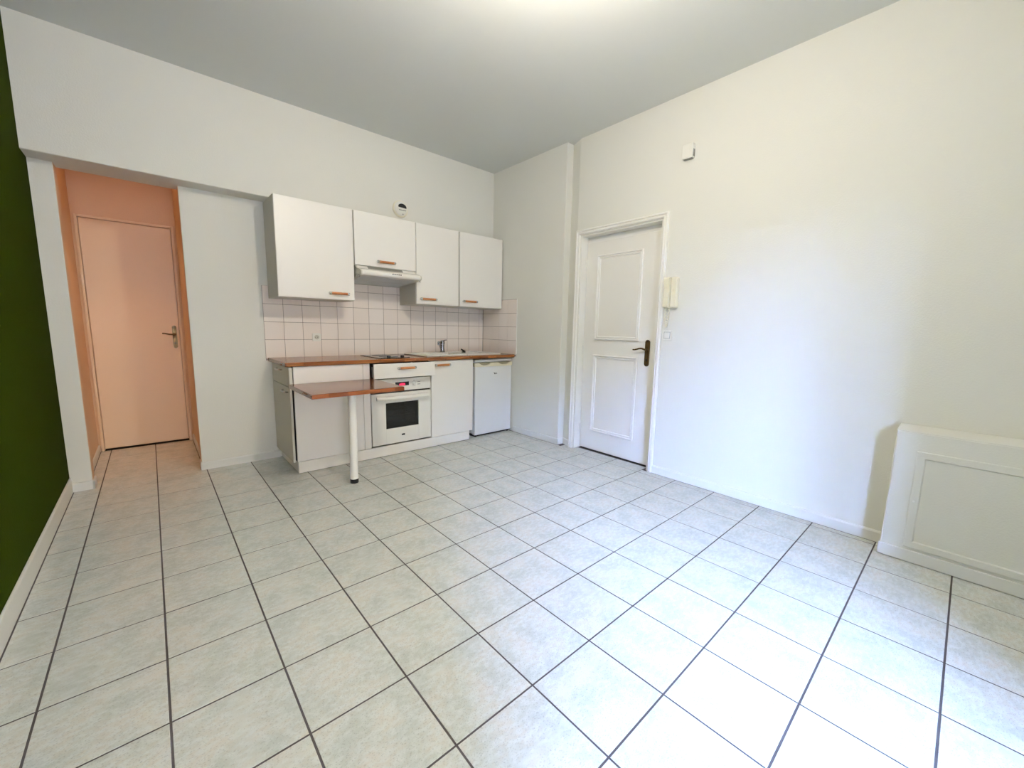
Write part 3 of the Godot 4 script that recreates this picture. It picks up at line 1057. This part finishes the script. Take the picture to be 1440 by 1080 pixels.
func worktop_and_fittings() -> void:
	# continuous worktop with holes for nothing: hob and sink rest in its top
	var st := begin()
	var x0 := -0.133
	var x1 := XN - 0.008
	var y0 := 0.892
	var y1 := 0.924
	var zf := -2.340
	var zb := ZB + 0.008
	# cut-out for the sink bowl
	var sx0 := 1.30
	var sx1 := 1.66
	var sz0 := -2.80
	var sz1 := -2.46
	box(st, Vector3(x0, y0, zb), Vector3(sx0, y1, zf), 0.003)
	box(st, Vector3(sx1, y0, zb), Vector3(x1, y1, zf), 0.003)
	box(st, Vector3(sx0, y0, zb), Vector3(sx1, y1, sz0))
	box(st, Vector3(sx0, y0, sz1), Vector3(sx1, y1, zf), 0.003)
	var w := put("worktop", st, M.worktop)
	tag(w, "long oiled wood worktop running from the oven side to the right corner", "worktop")
	# domino hob
	var h := thing("hob", "black glass two ring hob with two knobs set in the worktop", "hob", Vector3(0.815, y1, -2.63))
	st = begin()
	box(st, Vector3(-0.150, 0.0, -0.245), Vector3(0.150, 0.006, 0.230), 0.002)
	put("glass_top", st, M.black_glass, h)
	for s in [[0.0, -0.13, 0.075], [0.0, 0.08, 0.09]]:
		st = begin()
		rod(st, Vector3(s[0], 0.006, s[1]), Vector3(s[0], 0.0075, s[1]), s[2], 36)
		put("heating_ring", st, M.black, h)
	for x in [-0.055, 0.082]:
		st = begin()
		rod(st, Vector3(x, 0.006, 0.205), Vector3(x, 0.026, 0.205), 0.018, 20, 0.004)
		put("knob", st, M.black, h)
	# sink
	var s := thing("sink", "white ceramic sink with drainer set in the worktop", "sink", Vector3(1.62, y1, -2.65))
	st = begin()
	var ax0 := -0.465
	var ax1 := 0.500
	var az0 := -0.260
	var az1 := 0.240
	var bx0 := sx0 + 0.01 - 1.62
	var bx1 := sx1 - 0.01 - 1.62
	var bz0 := sz0 + 0.01 + 2.65
	var bz1 := sz1 - 0.01 + 2.65
	box(st, Vector3(ax0, 0, az0), Vector3(bx0, 0.014, az1), 0.005)
	box(st, Vector3(bx0, 0, az0), Vector3(bx1, 0.014, bz0), 0.005)
	box(st, Vector3(bx0, 0, bz1), Vector3(bx1, 0.014, az1), 0.005)
	box(st, Vector3(bx1, 0, az0), Vector3(ax1, 0.010, az1), 0.004)
	box(st, Vector3(bx1 + 0.02, 0.008, az1 - 0.03), Vector3(ax1, 0.015, az1), 0.004)
	box(st, Vector3(bx1 + 0.02, 0.008, az0), Vector3(ax1, 0.015, az0 + 0.05), 0.004)
	box(st, Vector3(ax1 - 0.03, 0.008, az0), Vector3(ax1, 0.015, az1), 0.004)
	put("rim", st, M.ceramic, s)
	st = begin()
	for k in 7:
		var x := bx1 + 0.045 + k * 0.042
		box(st, Vector3(x, 0.009, az0 + 0.07), Vector3(x + 0.012, 0.0125, az1 - 0.05), 0.0015)
	put("drainer_ribs", st, M.ceramic, s)
	st = begin()
	box(st, Vector3(bx0 - 0.008, -0.16, bz0), Vector3(bx0, 0.002, bz1))
	box(st, Vector3(bx1, -0.16, bz0), Vector3(bx1 + 0.008, 0.002, bz1))
	box(st, Vector3(bx0, -0.16, bz0 - 0.008), Vector3(bx1, 0.002, bz0))
	box(st, Vector3(bx0, -0.16, bz1), Vector3(bx1, 0.002, bz1 + 0.008))
	box(st, Vector3(bx0 - 0.008, -0.168, bz0 - 0.008), Vector3(bx1 + 0.008, -0.16, bz1 + 0.008))
	put("bowl", st, M.ceramic, s)
	# mixer tap
	var t := thing("tap", "chrome mixer tap with angled spout at the back of the sink", "tap", Vector3(1.600, y1 + 0.0142, -2.835))
	st = begin()
	lathe(st, PackedVector2Array([Vector2(0, 0), Vector2(0.030, 0), Vector2(0.030, 0.008), Vector2(0.025, 0.012), Vector2(0.023, 0.06), Vector2(0.024, 0.085), Vector2(0.0, 0.085)]), 24, Transform3D())
	put("body", st, M.tap_chrome, t)
	st = begin()
	lathe(st, PackedVector2Array([Vector2(0, 0.086), Vector2(0.024, 0.086), Vector2(0.026, 0.094), Vector2(0.026, 0.118), Vector2(0.022, 0.130), Vector2(0.010, 0.136), Vector2(0, 0.137)]), 24, Transform3D())
	tube(st, [Vector3(0.0, 0.125, -0.005), Vector3(0.018, 0.137, 0.02), Vector3(0.024, 0.140, 0.045)], [0.007, 0.006, 0.005], 10)
	put("lever", st, M.tap_chrome, t)
	st = begin()
	tube(st, [Vector3(-0.005, 0.030, 0.0), Vector3(-0.035, 0.055, 0.022), Vector3(-0.062, 0.092, 0.045), Vector3(-0.078, 0.112, 0.058), Vector3(-0.088, 0.117, 0.066)], [0.015, 0.013, 0.012, 0.012, 0.012], 14)
	rod(st, Vector3(-0.088, 0.124, 0.066), Vector3(-0.088, 0.084, 0.066), 0.0135, 16, 0.003)
	put("spout", st, M.tap_chrome, t)
	# stopper
	var p := begin()
	lathe(p, PackedVector2Array([Vector2(0, 0), Vector2(0.022, 0), Vector2(0.024, 0.006), Vector2(0.018, 0.012), Vector2(0.0, 0.014)]), 20, Transform3D())
	tube(p, [Vector3(0.018, 0.010, 0), Vector3(-0.005, 0.022, 0), Vector3(-0.034, 0.040, 0.0)], [0.012, 0.011, 0.007], 10)
	var k := put("sink_stopper", p, M.black)
	k.position = Vector3(1.800, y1 + 0.0126, -2.70)
	tag(k, "black sink stopper lying on the white drainer", "stopper")

func breakfast_table() -> void:
	var o := thing("breakfast_table", "small low wooden breakfast table on one white leg against the base cabinet", "table", Vector3(0.23, 0, -2.05))
	var st := begin()
	var pts := PackedVector2Array([Vector2(-0.343, 0.312), Vector2(-0.343, -0.308), Vector2(0.349, -0.308), Vector2(0.349, 0.288)])
	# bevelled slab
	var y0 := 0.720
	var y1 := 0.751
	var b := 0.003
	var ins := PackedVector2Array()
	for p in pts:
		ins.append(Vector2(p.x - signf(p.x) * b, p.y - signf(p.y) * b))
	extrude(st, pts, y0, y1 - b, func(u, v, w): return Vector3(u, w, v))
	for i in 4:
		var k := (i + 1) % 4
		quad(st, Vector3(pts[i].x, y1 - b, pts[i].y), Vector3(pts[k].x, y1 - b, pts[k].y), Vector3(ins[k].x, y1, ins[k].y), Vector3(ins[i].x, y1, ins[i].y), Vector3((pts[i].x + pts[k].x), 1.0, (pts[i].y + pts[k].y)))
	quad(st, Vector3(ins[0].x, y1, ins[0].y), Vector3(ins[1].x, y1, ins[1].y), Vector3(ins[2].x, y1, ins[2].y), Vector3(ins[3].x, y1, ins[3].y), Vector3.UP)
	put("table_top", st, M.table, o)
	st = begin()
	rod(st, Vector3(-0.016, 0.034, 0.145), Vector3(-0.016, 0.720, 0.145), 0.030, 28)
	var leg := put("leg", st, M.trim, o)
	st = begin()
	rod(st, Vector3(-0.016, 0.0006, 0.145), Vector3(-0.016, 0.034, 0.145), 0.0315, 28, 0.003)
	put("foot", st, M.black, leg)

# ------------------------------------------------------------------ things on the walls
func wall_fittings() -> void:
	# French socket on the tiles
	var s := thing("wall_socket", "white square wall socket on the tiled splashback", "socket", Vector3(0.283, 1.066, ZB + 0.0066))
	var st := begin()
	# plate with a round well
	var n := 28
	for k in n:
		var a0 := TAU * k / n
		var a1 := TAU * (k + 1) / n
		var c := Vector3(0, 0.040, 0)
		var sq := func(a: float) -> Vector3:
			var d := Vector2(cos(a), sin(a))
			var m := 0.038 / maxf(absf(d.x), absf(d.y))
			return Vector3(d.x * m, d.y * m, 0)
		var i0 := Vector3(cos(a0), sin(a0), 0) * 0.021
		var i1 := Vector3(cos(a1), sin(a1), 0) * 0.021
		var f := Vector3(0, 0, 0.010)
		quad(st, c + i0 + f, c + i1 + f, c + sq.call(a1) + f, c + sq.call(a0) + f, Vector3(0, 0, 1))
		quad(st, c + sq.call(a0) + f, c + sq.call(a1) + f, c + sq.call(a1), c + sq.call(a0), sq.call((a0 + a1) / 2))
		quad(st, c + i0 + f, c + i1 + f, c + i1 + f * 0.1, c + i0 + f * 0.1, -i0)
	put("plate", st, M.plastic, s)
	st = begin()
	rod(st, Vector3(0, 0.040, 0.0), Vector3(0, 0.040, 0.0015), 0.0215, 24)
	put("well", st, M.carcass, s)
	st = begin()
	rod(st, Vector3(0, 0.050, 0.001), Vector3(0, 0.050, 0.009), 0.0025, 8)
	put("earth_pin", st, M.chrome, s)
	for x in [-0.0095, 0.0095]:
		st = begin()
		rod(st, Vector3(x, 0.040, 0.001), Vector3(x, 0.040, 0.002), 0.0028, 10)
		put("socket_hole", st, M.black, s)
	# round detector above the cabinets
	var d := thing("smoke_detector", "round white detector with dark slot on the wall above the cabinets", "smoke detector", Vector3(1.075, 2.392, ZU))
	st = begin()
	var face := Transform3D(Basis(Vector3(1, 0, 0), Vector3(0, 0, 1), Vector3(0, -1, 0)), Vector3.ZERO)
	lathe(st, PackedVector2Array([Vector2(0, 0), Vector2(0.080, 0), Vector2(0.082, 0.004), Vector2(0.080, 0.016), Vector2(0.074, 0.022), Vector2(0.0, 0.022)]), 40, face)
	put("base", st, M.ivory, d)
	st = begin()
	lathe(st, PackedVector2Array([Vector2(0.070, 0.021), Vector2(0.068, 0.030), Vector2(0.060, 0.036), Vector2(0.050, 0.039), Vector2(0.0, 0.040)]), 40, face)
	put("cover", st, M.plastic, d)
	st = begin()
	var arc := PackedVector2Array()
	for k in 13:
		var a := lerpf(0.20, PI - 0.45, k / 12.0)
		arc.append(Vector2(0.005 + cos(a) * 0.046, 0.010 + sin(a) * 0.034))
	arc.append(Vector2(-0.035, 0.008))
	arc.append(Vector2(0.05, 0.004))
	extrude(st, arc, 0.036, 0.0425, func(u, v, w): return Vector3(u, v, w))
	put("slot", st, M.black, d)
	st = begin()
	box(st, Vector3(-0.030, -0.020, 0.038), Vector3(0.046, -0.014, 0.0415), 0.001)
	box(st, Vector3(0.008, -0.058, 0.036), Vector3(0.018, -0.050, 0.0405), 0.001)
	put("vent", st, M.grey, d)
	# bell box high on the right wall
	var c := thing("door_chime", "small white door chime box high on the right wall", "door chime", right_wall(-0.410, 2.535), WALL_TURN)
	st = begin()
	box(st, Vector3(-0.040, 0, -0.038), Vector3(0, 0.102, 0.044), 0.003)
	put("case", st, M.plastic, c)
	st = begin()
	box(st, Vector3(-0.043, 0.006, -0.034), Vector3(-0.040, 0.096, 0.026), 0.001)
	put("cover", st, M.plastic, c)
	st = begin()
	box(st, Vector3(-0.030, -0.004, -0.030), Vector3(-0.006, 0.002, 0.038))
	box(st, Vector3(-0.030, 0.010, 0.043), Vector3(-0.006, 0.060, 0.046))
	put("sound_slot", st, M.grey, c)
	# intercom
	var i := thing("intercom", "cream wall intercom with handset and coiled cord right of the door", "intercom", right_wall(-0.458, 1.415), WALL_TURN)
	st = begin()
	box(st, Vector3(-0.022, 0.0, -0.052), Vector3(0.0, 0.240, 0.046), 0.005)
	box(st, Vector3(-0.040, 0.004, -0.006), Vector3(-0.022, 0.236, 0.046), 0.006)
	put("base", st, M.ivory, i)
	st = begin()
	var hp := PackedVector2Array([Vector2(-0.023, 0.002), Vector2(-0.058, 0.002), Vector2(-0.066, 0.010), Vector2(-0.066, 0.040), Vector2(-0.060, 0.075), Vector2(-0.058, 0.150), Vector2(-0.062, 0.190), Vector2(-0.064, 0.228), Vector2(-0.058, 0.240), Vector2(-0.023, 0.240)])
	extrude(st, hp, -0.054, -0.010, func(u, v, w): return Vector3(u, v, w))
	put("handset", st, M.ivory, i)
	st = begin()
	box(st, Vector3(-0.042, 0.130, 0.008), Vector3(-0.039, 0.150, 0.030), 0.001)
	put("button", st, M.cream, i)
	st = begin()
	var cord := []
	for k in 97:
		var u := k / 96.0
		var a := u * TAU * 16.0
		var base := Vector3(-0.030, -0.150 * sin(PI * u) - 0.002, -0.046 + 0.036 * u)
		cord.append(base + Vector3(cos(a), sin(a) * 0.4, sin(a)) * 0.0055)
	tube(st, cord, [0.0032], 6)
	put("cord", st, M.ivory, i)
	# switch
	var w := thing("light_switch", "white square light switch under the intercom cord", "light switch", right_wall(-0.484, 1.152), WALL_TURN)
	st = begin()
	box(st, Vector3(-0.009, 0.0, -0.042), Vector3(0.0, 0.084, 0.042), 0.003)
	put("plate", st, M.plastic, w)
	st = begin()
	box(st, Vector3(-0.0098, 0.015, -0.027), Vector3(-0.0088, 0.069, 0.027))
	put("rocker_gap", st, M.grey, w)
	st = begin()
	box(st, Vector3(-0.013, 0.018, -0.024), Vector3(-0.009, 0.066, 0.024), 0.002)
	put("rocker", st, M.plastic, w)

func boxed_casing() -> void:
	var o := thing("boxed_casing", "low white boxed-in casing with framed access panel against the right wall", "casing", right_wall(0.977), WALL_TURN)
	var st := begin()
	var len := 1.25
	box(st, Vector3(-0.157, 0.002, 0), Vector3(-0.002, 0.716, len), 0.005)
	# sloped capping
	extrude(st, PackedVector2Array([Vector2(-0.157, 0.714), Vector2(-0.154, 0.720), Vector2(-0.002, 0.734), Vector2(-0.002, 0.714)]), 0.0, len, func(u, v, w): return Vector3(u, v, w))
	put("body", st, M.wall, o)
	st = begin()
	box(st, Vector3(-0.168, 0.002, -0.008), Vector3(-0.157, 0.068, len), 0.003)
	put("skirting", st, M.skirting, o)
	st = begin()
	moulding(st, 0.090, 1.16, 0.083, 0.619, [Vector2(0, 0), Vector2(0.0, 0.007), Vector2(0.004, 0.009), Vector2(0.034, 0.009), Vector2(0.038, 0.004), Vector2(0.040, 0.001)], -0.157)
	put("panel_frame", st, M.wall, o)
	st = begin()
	box(st, Vector3(-0.1585, 0.120, 0.126), Vector3(-0.1565, 0.582, 1.124))
	put("access_panel", st, M.wall, o)
	for y in [0.345]:
		st = begin()
		rod(st, Vector3(-0.166, y, 0.107), Vector3(-0.1685, y, 0.107), 0.005, 10)
		put("screw", st, M.trim, o)

func lamps() -> void:
	var at := Vector3(0.37, 2.64, 0.0)
	var l := thing("pendant_lamp", "white globe pendant lamp hanging from the ceiling in mid room", "lamp", Vector3(at.x, CEIL, at.z))
	var st := begin()
	rod(st, Vector3(0, at.y - CEIL + 0.08, 0), Vector3(0, -0.03, 0), 0.004, 8)
	rod(st, Vector3(0, -0.035, 0), Vector3(0, -0.001, 0), 0.045, 20, 0.006)
	put("cord", st, M.plastic, l)
	st = begin()
	rod(st, Vector3(0, at.y - CEIL + 0.046, 0), Vector3(0, at.y - CEIL + 0.086, 0), 0.022, 16, 0.003)
	put("socket", st, M.plastic, l)
	var b := SphereMesh.new()
	b.radius = 0.055
	b.height = 0.11
	var mi := MeshInstance3D.new()
	mi.name = "bulb"
	mi.mesh = b
	mi.material_override = M.bulb
	l.add_child(mi)
	mi.position = Vector3(0, at.y - CEIL, 0)
	omni("pendant_light", at, 2.04, rgb8(252, 241, 225), 0.05)
	var c := thing("corridor_lamp", "small globe lamp on the corridor ceiling behind the beam", "lamp", Vector3(-0.98, 2.6, -3.55))
	st = begin()
	rod(st, Vector3(0, -0.05, 0), Vector3(0, -0.001, 0), 0.045, 20, 0.006)
	put("base", st, M.plastic, c)
	mi = MeshInstance3D.new()
	mi.name = "bulb"
	mi.mesh = b
	mi.material_override = M.bulb_warm
	c.add_child(mi)
	mi.position = Vector3(0, -0.10, 0)
	omni("corridor_light", Vector3(-0.98, 2.50, -3.55), 0.03, rgb8(255, 176, 110), 0.05)
	var sp := SpotLight3D.new()
	sp.name = "corridor_spot"
	add_child(sp)
	sp.position = Vector3(-0.98, 2.44, -3.55)
	sp.rotation.x = -PI / 2
	sp.light_energy = 0.75
	sp.light_color = rgb8(255, 188, 128)
	sp.light_size = 0.05
	sp.spot_range = 12.0
	sp.spot_attenuation = 2.0
	sp.spot_angle = 36.0
	sp.spot_angle_attenuation = 0.9
	sp.shadow_enabled = true

func _ready() -> void:
	view()
	make_materials()
	shell()
	entrance_door()
	wall_cabinets()
	base_units()
	worktop_and_fittings()
	oven()
	fridge()
	range_hood()
	breakfast_table()
	boxed_casing()
	wall_fittings()
	lamps()
